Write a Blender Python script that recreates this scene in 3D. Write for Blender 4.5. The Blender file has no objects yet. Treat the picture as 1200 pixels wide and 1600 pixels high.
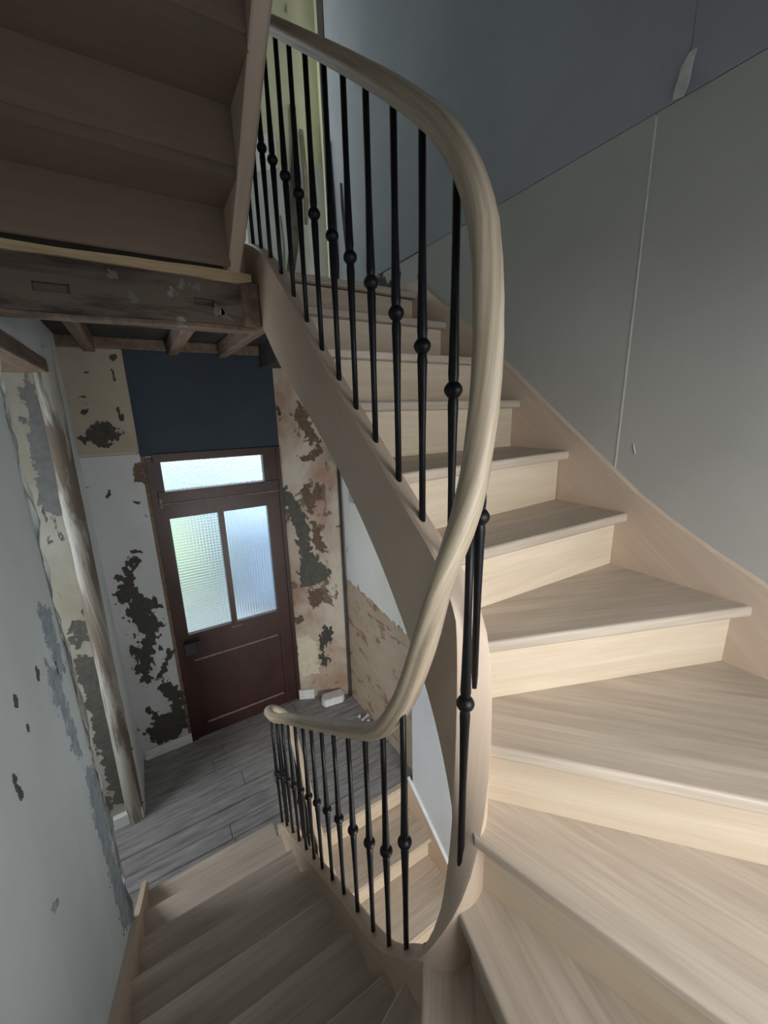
import bpy, bmesh, math, random
from mathutils import Matrix, Vector
random.seed(7)
S = bpy.context.scene
COL = S.collection

# ------------------------------------------------------------------ camera
EYE = 3.007                                   # eye height above the hall floor
cam_d = bpy.data.cameras.new('camera'); cam = bpy.data.objects.new('camera', cam_d); COL.objects.link(cam)
cam_d.sensor_fit = 'HORIZONTAL'; cam_d.sensor_width = 36.0; cam_d.lens = 18.6
cam_d.clip_start = 0.02; cam_d.clip_end = 100
cr = Vector((0.8515, -0.5238, -0.0244)); cf = Vector((0.5028, 0.8287, -0.2454))
cf.normalize(); cr = (cr - cf*cr.dot(cf)).normalized(); cu = cr.cross(cf)
cam.matrix_world = Matrix(((cr.x, cu.x, -cf.x, 0), (cr.y, cu.y, -cf.y, 0), (cr.z, cu.z, -cf.z, EYE), (0, 0, 0, 1)))
S.camera = cam

# ------------------------------------------------------------------ world, daylight, exposure
W = bpy.data.worlds.new('overcast_sky'); S.world = W; W.use_nodes = True
bg = W.node_tree.nodes['Background']; bg.inputs[0].default_value = (0.80, 0.90, 1.0, 1); bg.inputs[1].default_value = 2.8
def area(name, loc, rot, sx, sy, power, color):
    d = bpy.data.lights.new(name, 'AREA'); d.shape = 'RECTANGLE'; d.size = sx; d.size_y = sy
    d.energy = power; d.color = color
    o = bpy.data.objects.new(name, d); COL.objects.link(o); o.location = loc; o.rotation_euler = rot
    return o
R90 = math.pi/2; ZT0 = 6.3
# daylight falling through the half-landing window behind the camera
def aim(loc, tgt): return (Vector(tgt)-Vector(loc)).to_track_quat('-Z', 'Y').to_euler()
area('daylight_stair_sky', (0.85, -3.0, 3.72), (R90, 0, 0), 3.6, 2.1, 225.0, (1.0, 0.98, 0.94))
# daylight through the low window under the half landing, over the cellar stair
area('daylight_cellar_window', (0.95, -0.80, 0.75), aim((0.95, -0.80, 0.75), (1.0, 1.2, 0.0)), 0.7, 0.9, 75.0, (1.0, 0.97, 0.93))
# daylight from the side room, through the opening left of the hall
area('daylight_side_room', (-2.05, 2.5, 1.9), aim((-2.05, 2.5, 1.9), (0.0, 2.6, 1.2)), 1.0, 1.3, 32.0, (0.97, 0.985, 1.0))
# daylight through the upper-floor street window
area('daylight_upper_window', (0.55, 4.05, 5.05), (-R90, 0, 0), 0.7, 1.2, 4.0, (0.86, 0.95, 1.0))
area('landing_side_fill', (-0.95, 3.45, 4.75), (0, -R90, 0), 1.0, 0.32, 32.0, (0.92, 1.0, 0.98))  # added fill lamp at an unseen left opening, brightens the landing's far wall
S.view_settings.view_transform = 'Standard'; S.view_settings.look = 'None'
S.view_settings.exposure = 0.0; S.view_settings.gamma = 1.0; S.view_settings.use_curve_mapping = False

# ------------------------------------------------------------------ materials
def new_mat(name):
    m = bpy.data.materials.new(name); m.use_nodes = True
    nt = m.node_tree; return m, nt, nt.nodes['Principled BSDF']
def N(nt, typ, **kw):
    n = nt.nodes.new(typ)
    for k, v in kw.items(): setattr(n, k, v)
    return n
def ramp(nt, fac, stops):
    r = N(nt, 'ShaderNodeValToRGB'); el = r.color_ramp.elements
    while len(el) < len(stops): el.new(0.5)
    for e, (p, c) in zip(el, stops): e.position = p; e.color = (*c, 1) if len(c) == 3 else c
    nt.links.new(fac, r.inputs[0]); return r.outputs[0]
def mathn(nt, op, a, b=None):
    n = N(nt, 'ShaderNodeMath', operation=op)
    for i, v in enumerate((a, b)):
        if v is None: continue
        if isinstance(v, (int, float)): n.inputs[i].default_value = v
        else: nt.links.new(v, n.inputs[i])
    return n.outputs[0]
def mixc(nt, fac, a, b, blend='MIX'):
    n = N(nt, 'ShaderNodeMix', data_type='RGBA', blend_type=blend)
    for s, v in ((n.inputs[0], fac), (n.inputs[6], a), (n.inputs[7], b)):
        if isinstance(v, (int, float)): s.default_value = v
        elif isinstance(v, tuple): s.default_value = (*v, 1)
        else: nt.links.new(v, s)
    return n.outputs[2]
def noise(nt, vec, scale, detail=4, rough=0.55, dist=0.0):
    n = N(nt, 'ShaderNodeTexNoise'); n.inputs['Scale'].default_value = scale; n.inputs['Detail'].default_value = detail
    n.inputs['Roughness'].default_value = rough; n.inputs['Distortion'].default_value = dist
    nt.links.new(vec, n.inputs['Vector']); return n.outputs[0]
def mapped(nt, src, scale, loc=None):
    m = N(nt, 'ShaderNodeMapping'); m.inputs['Scale'].default_value = scale; nt.links.new(src, m.inputs['Vector'])
    if loc is not None: nt.links.new(loc, m.inputs['Location'])
    return m.outputs[0]
def bump(nt, p, h, strength, dist):
    b = N(nt, 'ShaderNodeBump'); b.inputs['Strength'].default_value = strength; b.inputs['Distance'].default_value = dist
    nt.links.new(h, b.inputs['Height']); nt.links.new(b.outputs[0], p.inputs['Normal'])

def oak(name, light, dark, coords='Object', stave=0.0, rough=0.5, contrast=1.0, vs=1.0):
    m, nt, p = new_mat(name)
    tc = N(nt, 'ShaderNodeTexCoord'); src = tc.outputs[coords]
    info = N(nt, 'ShaderNodeObjectInfo')
    off = N(nt, 'ShaderNodeCombineXYZ'); r10 = mathn(nt, 'MULTIPLY', info.outputs['Random'], 13.7)
    nt.links.new(r10, off.inputs[0]); nt.links.new(r10, off.inputs[1]); nt.links.new(r10, off.inputs[2])
    sep = N(nt, 'ShaderNodeSeparateXYZ'); nt.links.new(src, sep.inputs[0])
    if stave:
        idx = mathn(nt, 'FLOOR', mathn(nt, 'DIVIDE', mathn(nt, 'ADD', sep.outputs[1], mathn(nt, 'MULTIPLY', info.outputs['Random'], 1.7)), stave))
        wn = N(nt, 'ShaderNodeTexWhiteNoise', noise_dimensions='2D')
        cb = N(nt, 'ShaderNodeCombineXYZ'); nt.links.new(idx, cb.inputs[0]); nt.links.new(r10, cb.inputs[1]); nt.links.new(cb.outputs[0], wn.inputs['Vector'])
        tone = wn.outputs['Value']
        shift = N(nt, 'ShaderNodeCombineXYZ'); t7 = mathn(nt, 'MULTIPLY', tone, 9.0)
        for i in range(3): nt.links.new(t7, shift.inputs[i])
        va = N(nt, 'ShaderNodeVectorMath', operation='ADD'); nt.links.new(src, va.inputs[0]); nt.links.new(shift.outputs[0], va.inputs[1])
        src2 = va.outputs[0]
    else:
        tone = info.outputs['Random']; src2 = src
    broad = noise(nt, mapped(nt, src2, (0.9, 9.0*vs, 9.0*vs), off.outputs[0]), 1.6, 3, 0.5, 1.2)
    grain = noise(nt, mapped(nt, src2, (2.2, 55.0, 55.0), off.outputs[0]), 1.5, 5, 0.65, 0.4)
    pores = noise(nt, mapped(nt, src2, (9.0, 260.0, 260.0), off.outputs[0]), 1.0, 2, 0.6)
    f = mathn(nt, 'ADD', mathn(nt, 'MULTIPLY', broad, 0.55), mathn(nt, 'MULTIPLY', grain, 0.45))
    base = ramp(nt, f, [(0.36, dark), (0.50, tuple((a+b)/2 for a, b in zip(light, dark))), (0.62, light)])
    mid = tuple(a*0.55+b*0.45 for a, b in zip(light, dark))
    base = mixc(nt, 1.0-0.62*contrast, base, mid)
    base = mixc(nt, mathn(nt, 'MULTIPLY', mathn(nt, 'SUBTRACT', 1.0, pores), 0.16*contrast), base, tuple(c*0.45 for c in dark))
    tv = mathn(nt, 'ADD', 0.90, mathn(nt, 'MULTIPLY', tone, 0.20))
    hsv = N(nt, 'ShaderNodeHueSaturation'); nt.links.new(base, hsv.inputs['Color']); nt.links.new(tv, hsv.inputs['Value'])
    nt.links.new(hsv.outputs[0], p.inputs['Base Color'])
    p.inputs['Roughness'].default_value = rough
    bump(nt, p, mathn(nt, 'ADD', grain, pores), 0.12, 0.002)
    return m

def peeling(name, a, b, c, scale, th=0.5, width=0.02, stretch=(1, 1, 1), c_amt=0.5, bumpd=0.004, rough=0.85, speck=0.0):
    """plaster colour a, stain colour c, underlayer b where flakes have come off"""
    m, nt, p = new_mat(name)
    tc = N(nt, 'ShaderNodeTexCoord'); src = mapped(nt, tc.outputs['Object'], stretch)
    n1 = noise(nt, src, scale, 8, 0.62, 0.5)
    n2 = noise(nt, src, scale*0.45, 4, 0.6, 0.2)
    n3 = noise(nt, tc.outputs['Object'], 60, 4, 0.6)
    mask = ramp(nt, n1, [(th-width, (0, 0, 0)), (th+width, (1, 1, 1))])
    stain = ramp(nt, n2, [(0.40, (0, 0, 0)), (0.66, (1, 1, 1))])
    col = mixc(nt, mathn(nt, 'MULTIPLY', stain, c_amt), a, c)
    col = mixc(nt, mathn(nt, 'MULTIPLY', n3, 0.22), col, tuple(v*0.6 for v in a))
    col = mixc(nt, mask, col, b)
    nt.links.new(col, p.inputs['Base Color']); p.inputs['Roughness'].default_value = rough
    h = mathn(nt, 'SUBTRACT', mathn(nt, 'ADD', mathn(nt, 'MULTIPLY', n3, 0.25), mathn(nt, 'MULTIPLY', n2, 0.8)), mathn(nt, 'MULTIPLY', mask, 0.6))
    bump(nt, p, h, 0.6, bumpd)
    return m

def plain(name, col, rough=0.7, var=0.15, scale=12, metal=0.0, bumpd=0.0, stretch=(1, 1, 1), spec=0.5):
    m, nt, p = new_mat(name)
    tc = N(nt, 'ShaderNodeTexCoord'); n1 = noise(nt, mapped(nt, tc.outputs['Object'], stretch), scale, 6, 0.6)
    c = ramp(nt, n1, [(0.30, tuple(v*(1-var) for v in col)), (0.70, tuple(min(1, v*(1+var)) for v in col))])
    nt.links.new(c, p.inputs['Base Color']); p.inputs['Roughness'].default_value = rough; p.inputs['Metallic'].default_value = metal
    p.inputs['Specular IOR Level'].default_value = spec
    if bumpd: bump(nt, p, n1, 0.5, bumpd)
    return m

OL, OD = (0.61, 0.52, 0.425), (0.41, 0.33, 0.26)
M = {}
M['oak_tread'] = oak('oak_tread', OL, OD, stave=0.11, contrast=1.4)
M['oak_riser'] = oak('oak_riser', (0.70, 0.59, 0.45), (0.53, 0.42, 0.305), contrast=1.0)
M['oak_rail'] = oak('oak_rail', (0.68, 0.57, 0.43), (0.36, 0.27, 0.18), coords='UV', contrast=1.45, vs=2.6)
M['oak_string'] = oak('oak_string', (0.66, 0.52, 0.405), (0.52, 0.40, 0.305), coords='UV', contrast=0.75, vs=1.6)
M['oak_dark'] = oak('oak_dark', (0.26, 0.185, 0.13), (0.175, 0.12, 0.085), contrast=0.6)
M['iron'] = plain('wrought_iron', (0.012, 0.012, 0.014), 0.42, 0.3, 40, 0.6, 0.0006)
M['plasterboard_grey'] = plain('plasterboard_grey', (0.43, 0.42, 0.385), 0.85, 0.05, 3, spec=0.2)
M['plasterboard_blue'] = plain('plasterboard_blue', (0.34, 0.35, 0.375), 0.85, 0.06, 3, spec=0.2)
M['plasterboard_white'] = plain('plasterboard_white', (0.62, 0.66, 0.69), 0.85, 0.04, 3, spec=0.2)
M['joint'] = plain('joint_compound', (0.30, 0.29, 0.27), 0.9)
M['plaster_left'] = peeling('plaster_left', (0.71, 0.77, 0.785), (0.30, 0.33, 0.34), (0.58, 0.62, 0.62), 3.2, 0.685, 0.012, (1, 1.0, 0.45), 0.8, 0.006)
M['plaster_front'] = peeling('plaster_front', (0.56, 0.58, 0.59), (0.08, 0.075, 0.06), (0.46, 0.46, 0.44), 7.0, 0.665, 0.008, (1, 1, 0.7), 0.6)
M['plaster_beige'] = peeling('plaster_beige', (0.42, 0.37, 0.29), (0.08, 0.06, 0.045), (0.34, 0.28, 0.22), 7.0, 0.70, 0.01, (1, 1, 0.7), 0.7)
M['plaster_splay'] = peeling('plaster_splay', (0.54, 0.49, 0.41), (0.16, 0.12, 0.09), (0.30, 0.18, 0.12), 5.0, 0.585, 0.015, (1, 1, 0.75), 0.95)
M['plaster_hall'] = peeling('plaster_hall', (0.70, 0.71, 0.68), (0.28, 0.24, 0.19), (0.58, 0.57, 0.52), 4.0, 0.68, 0.012, (1, 1, 0.5), 0.6)
M['plaster_jamb'] = peeling('plaster_jamb', (0.30, 0.28, 0.21), (0.10, 0.09, 0.07), (0.40, 0.40, 0.36), 6.0, 0.60, 0.012, (1, 1, 0.6), 0.9)
M['plaster_column'] = peeling('plaster_column', (0.42, 0.42, 0.39), (0.13, 0.105, 0.08), (0.26, 0.23, 0.18), 9.0, 0.51, 0.05, (1, 1, 0.12), 0.9)
M['plaster_arris'] = peeling('plaster_arris', (0.58, 0.61, 0.60), (0.24, 0.23, 0.21), (0.40, 0.40, 0.37), 12.0, 0.54, 0.04, (1, 1, 0.25), 0.9)
M['plaster_upper'] = peeling('plaster_upper', (0.66, 0.65, 0.46), (0.26, 0.22, 0.14), (0.52, 0.49, 0.34), 5.0, 0.66, 0.02, (1, 1, 0.5), 0.8)
M['plaster_old'] = peeling('plaster_old', (0.50, 0.48, 0.44), (0.05, 0.045, 0.04), (0.35, 0.33, 0.30), 9.0, 0.55, 0.02, (1, 1, 1), 0.6)
M['dark'] = plain('exposed_dark_render', (0.055, 0.052, 0.043), 0.9, 0.3, 30, bumpd=0.001)
M['olive'] = plain('exposed_olive_paint', (0.085, 0.083, 0.07), 0.85, 0.25, 25, bumpd=0.001)
M['brown'] = plain('exposed_brown_render', (0.125, 0.085, 0.058), 0.9, 0.35, 30, bumpd=0.002)
M['grey'] = plain('exposed_grey_paint', (0.155, 0.16, 0.16), 0.85, 0.2, 25, bumpd=0.001)
M['bluegrey'] = plain('exposed_blue_grey_paint', (0.33, 0.385, 0.42), 0.85, 0.3, 25, bumpd=0.001)
M['cream'] = plain('cream_filler', (0.60, 0.55, 0.42), 0.85, 0.12, 20, bumpd=0.001)
M['tan'] = peeling('bare_tan_plaster', (0.40, 0.32, 0.23), (0.24, 0.14, 0.09), (0.48, 0.40, 0.31), 9.0, 0.60, 0.04, (1, 0.5, 1), 0.7)
M['paper'] = plain('torn_paper', (0.62, 0.63, 0.58), 0.8, 0.1, 30)
M['floor'] = plain('dusty_floor', (0.25, 0.243, 0.238), 0.75, 0.38, 3.2, bumpd=0.003, stretch=(1.2, 9, 1))
M['floor_gap'] = plain('floor_gap', (0.07, 0.065, 0.06), 0.9)
M['door_wood'] = plain('dark_red_door_paint', (0.038, 0.0125, 0.010), 0.45, 0.3, 14, stretch=(1, 1, 0.3))
M['door_worn'] = plain('worn_door_paint', (0.22, 0.15, 0.13), 0.7, 0.3, 30)
M['navy'] = plain('navy_panel', (0.028, 0.042, 0.058), 0.8, 0.12, 5)
M['beam'] = peeling('old_beam', (0.135, 0.10, 0.078), (0.045, 0.03, 0.024), (0.17, 0.125, 0.095), 6.0, 0.60, 0.05, (0.3, 1, 1.6), 0.8, 0.006)
M['old_wood'] = plain('old_sawn_wood', (0.17, 0.118, 0.085), 0.85, 0.35, 10, bumpd=0.003, stretch=(3, 0.4, 3))
M['fresh_batten'] = plain('fresh_batten', (0.52, 0.38, 0.22), 0.8, 0.25, 12, bumpd=0.001, stretch=(0.4, 3, 3))
M['dark_void'] = plain('void_shade', (0.04, 0.033, 0.028), 0.9, 0.3, 8)  # shade of the joist voids and the board-end gap put into the colour
M['white_block'] = plain('white_plaster_block', (0.66, 0.68, 0.67), 0.85, 0.12, 18, bumpd=0.003)
M['white_paint'] = plain('white_paint', (0.62, 0.64, 0.63), 0.6, 0.08, 10)
M['pipe'] = plain('dark_pipe', (0.035, 0.03, 0.03), 0.6, 0.4, 20)
M['grey_dado'] = plain('grey_dado', (0.44, 0.44, 0.42), 0.85, 0.12, 6, stretch=(5, 5, 0.6))
M['rag'] = plain('torn_wallpaper', (0.055, 0.048, 0.04), 0.9, 0.5, 14)
M['rag_light'] = plain('torn_wallpaper_pale', (0.20, 0.17, 0.13), 0.9, 0.4, 14)
M['grass'] = plain('lawn', (0.42, 0.48, 0.33), 0.9, 0.3, 3)
M['pavement'] = plain('pavement', (0.45, 0.46, 0.47), 0.9, 0.1, 3)
M['car_blue'] = plain('slate_blue_paint', (0.33, 0.40, 0.52), 0.4, 0.1, 3)
M['render_white'] = plain('white_render', (0.55, 0.58, 0.58), 0.9, 0.05, 3)
def glass(name, tint, kind):
    m, nt, p = new_mat(name)
    tc = N(nt, 'ShaderNodeTexCoord'); sep = N(nt, 'ShaderNodeSeparateXYZ'); nt.links.new(tc.outputs['Object'], sep.inputs[0])
    p.inputs['Base Color'].default_value = (*tint, 1); p.inputs['Transmission Weight'].default_value = 1.0
    p.inputs['Roughness'].default_value = 0.22; p.inputs['IOR'].default_value = 1.25
    def sin(ch, pitch): return mathn(nt, 'SINE', mathn(nt, 'MULTIPLY', sep.outputs[ch], 2*math.pi/pitch))
    if kind == 'ribs': h = sin(0, 0.024)
    elif kind == 'grid': h = mathn(nt, 'ADD', sin(0, 0.026), sin(2, 0.026))
    else: h = noise(nt, tc.outputs['Object'], 70, 2, 0.5)
    bump(nt, p, h, 1.0, 0.008)
    return m
M['glass_ribs'] = glass('ribbed_glass', (0.86, 0.93, 0.96), 'ribs')
M['glass_grid'] = glass('reeded_grid_glass', (0.88, 0.95, 0.94), 'grid')
M['glass_pebble'] = glass('pebbled_glass', (0.90, 0.96, 0.97), 'pebble')

# ------------------------------------------------------------------ helpers
def mesh(name, verts, faces, uvs=None, smooth=False):
    me = bpy.data.meshes.new(name); me.from_pydata([tuple(v) for v in verts], [], faces)
    bm = bmesh.new(); bm.from_mesh(me); bmesh.ops.recalc_face_normals(bm, faces=bm.faces); bm.to_mesh(me); bm.free()
    if uvs:
        ul = me.uv_layers.new(name='UVMap')
        for l in me.loops: ul.data[l.index].uv = uvs[l.vertex_index]
    if smooth:
        for p in me.polygons: p.use_smooth = True
    me.update(); return me
def obj(name, me, mat, parent=None, mw=None):
    o = bpy.data.objects.new(name, me); COL.objects.link(o)
    if mat is not None and not me.materials: me.materials.append(M[mat] if isinstance(mat, str) else mat)
    if parent is not None:
        o.parent = parent
        if not parent.get('_local'): o.matrix_parent_inverse = Matrix.Translation(-parent.location)
    if mw is not None: o.matrix_basis = mw
    return o
def thing(name, label, cat, loc, group=None):
    o = bpy.data.objects.new(name, None); COL.objects.link(o); o.location = loc; o.empty_display_size = 0.1
    o['label'] = label; o['category'] = cat
    if group: o['group'] = group
    return o
def tag(o, label, cat, group=None):
    o['label'] = label; o['category'] = cat
    if group: o['group'] = group
    return o
def struct(o, label=None):
    o['kind'] = 'structure'
    if label: o['label'] = label
    return o
BF = [(0, 1, 2, 3), (4, 7, 6, 5), (0, 4, 5, 1), (1, 5, 6, 2), (2, 6, 7, 3), (3, 7, 4, 0)]
def box_data(x0, x1, y0, y1, z0, z1):
    return [(x0, y0, z0), (x1, y0, z0), (x1, y1, z0), (x0, y1, z0), (x0, y0, z1), (x1, y0, z1), (x1, y1, z1), (x0, y1, z1)], [tuple(f) for f in BF]
def bev_box(name, x0, x1, y0, y1, z0, z1, b=0.003, seg=1):
    v, f = box_data(x0, x1, y0, y1, z0, z1); me = mesh(name, v, f)
    if b:
        bm = bmesh.new(); bm.from_mesh(me)
        bmesh.ops.bevel(bm, geom=bm.edges[:], offset=b, segments=seg, affect='EDGES', profile=0.5)
        bm.to_mesh(me); bm.free()
    return me
def box(name, x0, x1, y0, y1, z0, z1, mat, parent=None, b=0.0):
    return obj(name, bev_box(name, x0, x1, y0, y1, z0, z1, b), mat, parent)
def boxes(name, lst, mat, parent=None):
    vs, fs = [], []
    for q in lst:
        v, f = box_data(*q); k = len(vs); vs += v; fs += [tuple(i+k for i in t) for t in f]
    return obj(name, mesh(name, vs, fs), mat, parent)
def wall_holes(name, axis, a0, a1, z0, z1, c0, c1, holes, mat, parent=None):
    """wall slab along x (axis 'x', thickness c0..c1 in y) or y, with rectangular openings"""
    A = sorted({a0, a1, *[h[0] for h in holes], *[h[1] for h in holes]}); Z = sorted({z0, z1, *[h[2] for h in holes], *[h[3] for h in holes]})
    L = []
    for i in range(len(A)-1):
        for j in range(len(Z)-1):
            am, zm = (A[i]+A[i+1])/2, (Z[j]+Z[j+1])/2
            if any(h[0] < am < h[1] and h[2] < zm < h[3] for h in holes): continue
            L.append((A[i], A[i+1], c0, c1, Z[j], Z[j+1]) if axis == 'x' else (c0, c1, A[i], A[i+1], Z[j], Z[j+1]))
    return boxes(name, L, mat, parent)
def prism(name, pts, z0, z1, mat=None, parent=None, bevel_edge=None, b=0.012):
    """vertical prism over a plan polygon"""
    n = len(pts); v = [(x, y, z0) for x, y in pts]+[(x, y, z1) for x, y in pts]
    f = [tuple(range(n))[::-1], tuple(range(n, 2*n))]+[(i, (i+1) % n, n+(i+1) % n, n+i) for i in range(n)]
    return mesh(name, v, f)
def ragged(pts, amp, depth=3):
    for d in range(depth):
        out = []
        for i, p in enumerate(pts):
            q = pts[(i+1) % len(pts)]; dx, dz = q[0]-p[0], q[1]-p[1]; L = math.hypot(dx, dz)
            k = random.uniform(-amp, amp)*L; t = random.uniform(0.35, 0.65)
            out += [p, (p[0]+dx*t-dz/(L+1e-9)*k, p[1]+dz*t+dx/(L+1e-9)*k)]
        pts = out
    return pts
def sheet(name, pts, fn, thick, mat, parent):
    """thin layer over a wall: pts in wall coordinates, fn(u, v, off) -> world"""
    n = len(pts); v = [fn(u, w, 0.0) for u, w in pts]+[fn(u, w, thick) for u, w in pts]
    f = [tuple(range(n)), tuple(range(n, 2*n))]+[(i, (i+1) % n, n+(i+1) % n, n+i) for i in range(n)]
    return obj(name, mesh(name, v, f), mat, parent)

from mathutils import noise as mnoise
def flake(name, pts, fn, thick, mat, parent, cell, amp, freq):
    """ragged paint layer: the outline is broken up by fractal noise, leaving islands along its edge"""
    us, vs = [p[0] for p in pts], [p[1] for p in pts]; m = amp*0.8
    u0, v0 = min(us)-m, min(vs)-m; nu, nv = int((max(us)+m-u0)/cell)+1, int((max(vs)+m-v0)/cell)+1
    n = len(pts); E = [(pts[i], pts[(i+1) % n]) for i in range(n)]; off = random.uniform(0, 50)
    def sdf(u, v):
        ins = False; d2 = 9e9
        for (a, b) in E:
            if (a[1] > v) != (b[1] > v) and u < (b[0]-a[0])*(v-a[1])/(b[1]-a[1])+a[0]: ins = not ins
            ex, ey = b[0]-a[0], b[1]-a[1]; t = max(0, min(1, ((u-a[0])*ex+(v-a[1])*ey)/(ex*ex+ey*ey+1e-12)))
            q = (a[0]+ex*t-u)**2+(a[1]+ey*t-v)**2
            if q < d2: d2 = q
        return math.sqrt(d2) if ins else -math.sqrt(d2)
    keep = set()
    for i in range(nu):
        for j in range(nv):
            u, v = u0+(i+0.5)*cell, v0+(j+0.5)*cell
            k = mnoise.fractal((u*freq+off, v*freq*0.75, 3.1), 1.0, 2.1, 5)
            if sdf(u, v)+amp*k > 0: keep.add((i, j))
    V, F, vid = [], [], {}
    def vert(i, j, o):
        key = (i, j, o)
        if key not in vid:
            h = math.sin(i*12.9898+j*78.233)*43758.5453; h -= math.floor(h); h2 = math.sin(i*39.35+j*11.13)*24634.63; h2 -= math.floor(h2)
            vid[key] = len(V); V.append(fn(u0+(i+(h-0.5)*0.7)*cell, v0+(j+(h2-0.5)*0.7)*cell, thick*o))
        return vid[key]
    for (i, j) in keep:
        F.append((vert(i, j, 1), vert(i+1, j, 1), vert(i+1, j+1, 1), vert(i, j+1, 1)))
        for (di, dj, a, b) in ((-1, 0, (0, 0), (0, 1)), (1, 0, (1, 0), (1, 1)), (0, -1, (0, 0), (1, 0)), (0, 1, (0, 1), (1, 1))):
            if (i+di, j+dj) not in keep:
                F.append((vert(i+a[0], j+a[1], 0), vert(i+b[0], j+b[1], 0), vert(i+b[0], j+b[1], 1), vert(i+a[0], j+a[1], 1)))
    if not F: return None
    return obj(name, mesh(name, V, F), mat, parent)

# ------------------------------------------------------------------ structure: outer shell
XL, XR, YB, YF, ZT = -0.38, 1.38, -0.50, 3.68, 6.3
GAP = 0.001
# hall floor (open over the cellar stair): bed plus boards
floor = struct(boxes('floor', [(-0.90, 0.46, YB, 3.95, -0.30, -0.03), (0.46, 1.75, 2.24, 3.95, -0.30, -0.03)], 'floor_gap'), 'dusty grey hall floor of wide boards by the front door')
yb = 2.235
bi = 0
while yb < 3.70:
    w = (0.135, 0.15, 0.128, 0.142)[bi % 4]
    cut = random.uniform(0.1, 1.2)
    for (xa, xb) in ((-0.86, cut), (cut, 1.70)):
        dz = random.uniform(-0.002, 0.001)
        box('floor_board', xa+0.0015, xb-0.0015, yb+0.002, min(yb+w, 3.72)-0.002, -0.03, dz, 'floor', floor, 0.0025)
    yb += w; bi += 1
for (xa, xb) in ((-0.86, 0.44),):
    for y0 in (1.80, 1.945, 2.09):
        box('floor_board', xa, xb, y0+0.002, y0+0.143, -0.03, -0.001, 'floor', floor, 0.0025)
# left wall: near plaster wall up to a side opening, then the pier beyond it
wall_left = struct(wall_holes('wall_left', 'y', YB-0.3, 3.95, -0.3, ZT, -0.90, XL, [(1.93, 3.10, -0.04, 3.34), (3.29, 3.62, 4.20, 5.30)], 'plaster_left'), 'flaking blue-grey plaster wall beside the lower stair flight')  # the small upper opening is added to pass the landing fill light
wall_side = struct(wall_holes('wall_side_room', 'y', 1.1, 3.9, -0.3, 3.6, -2.0, -1.85, [(2.0, 3.0, 1.2, 2.6)], 'plaster_front'), 'side room wall with a window, left of the hall')
boxes('side_room_shell', [(-2.0, -0.90, 1.1, 1.25, -0.3, 3.6), (-2.0, -0.90, 3.75, 3.9, -0.3, 3.6), (-2.0, -0.90, 1.1, 3.9, 3.4, 3.6), (-2.0, -0.90, 1.1, 3.9, -0.3, -0.005)], 'plaster_column', wall_side)
def jamb(u, v, off): return (u, 3.099-off, v)
box('lintel', -0.895, -0.372, 1.90, 3.12, 3.27, 3.345, 'old_wood', wall_left, 0.006)
sheet('jamb_face', [(-0.895, 0.0), (-0.385, 0.0), (-0.385, 3.33), (-0.895, 3.33)], jamb, 0.004, 'plaster_jamb', wall_left)
# rounded, flaking casing on the pier corner
cv, cf_ = [], []
seg = 10
for zi in range(25):
    z = 3.40*zi/24; lean = 0.045*(z/3.4)
    for s in range(seg+1):
        a = math.pi*1.5*s/seg - math.pi*0.75
        r = 0.052+random.uniform(-0.003, 0.003)
        cv.append((-0.438+lean+r*math.sin(a)*1.05, 3.085-r*math.cos(a)*0.9, z))
for zi in range(24):
    for s in range(seg):
        i = zi*(seg+1)+s; cf_.append((i, i+1, i+seg+2, i+seg+1))
obj('corner_casing', mesh('corner_casing', cv, cf_, smooth=True), 'plaster_column', wall_left)
av, af = [], []
for zi in range(121):
    z = 0.30+3.05*zi/120
    for k in range(9):
        a = -0.35+k*0.28+0.0; wob = mnoise.fractal((k*0.35, 1.7, z*7.0), 1.0, 2.0, 5)
        r = 0.020+0.016*wob
        av.append((XL-0.012+r*math.cos(a)*1.1, 1.918+r*math.sin(a)*1.2, z))
for zi in range(120):
    for k in range(8):
        i = zi*9+k; af.append((i, i+1, i+10, i+9))
obj('broken_arris', mesh('broken_arris', av, af), 'plaster_arris', wall_left)
box('plinth_block', -0.575, -0.385, 3.055, 3.095, 0.0, 0.105, 'white_paint', wall_left, 0.006)
# front wall with the street door and the upper street window
wall_front = struct(wall_holes('wall_front', 'x', -0.90, 1.80, -0.3, ZT, YF, 3.95, [(0.03, 1.105, 0.0, 3.50), (0.20, 0.96, 4.45, 5.75)], 'plaster_upper'), 'street wall of flaking plaster around the dark red front door')
box('plaster_panel', -0.385, 0.0, YF-0.012, YF, 0.0, 2.735, 'plaster_front', wall_front, 0.004)
box('plaster_panel', -0.385, 0.0, YF-0.024, YF, 2.745, 3.50, 'plaster_beige', wall_front, 0.006)
box('header_board', -0.40, 1.60, YF-0.03, YF, 3.50, 3.575, 'old_wood', wall_front, 0.004)
box('plaster_reveal', 0.0, 0.03, YF-0.012, YF+0.1, 0.0, 2.70, 'old_wood', wall_front, 0.004)
box('navy_panel', -0.005, 1.13, YF-0.006, YF+0.06, 2.705, 3.52, 'navy', wall_front, 0.002)
# splayed plaster between door and hall corner
sd = Vector((0.5, -0.26, 0)).normalized(); sn = Vector((-0.26, -0.5, 0)).normalized()
def splay(u, v, off): return (1.10+sd.x*u+sn.x*off, 3.68+sd.y*u+sn.y*off, v)
sheet('splayed_plaster', [(0.0, 0.0), (0.585, 0.0), (0.585, 3.6), (0.0, 3.6)], splay, -0.06, 'plaster_splay', wall_front)
# hall right wall, cellar side panel
wall_hall = struct(box('wall_hall_right', 1.60, 1.80, 2.13, 3.70, -0.3, 3.60, 'plaster_hall'), 'white flaking plaster with bare tan plaster below, right of the hall')
def hallr(u, v, off): return (1.60-off, u, v)
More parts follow.
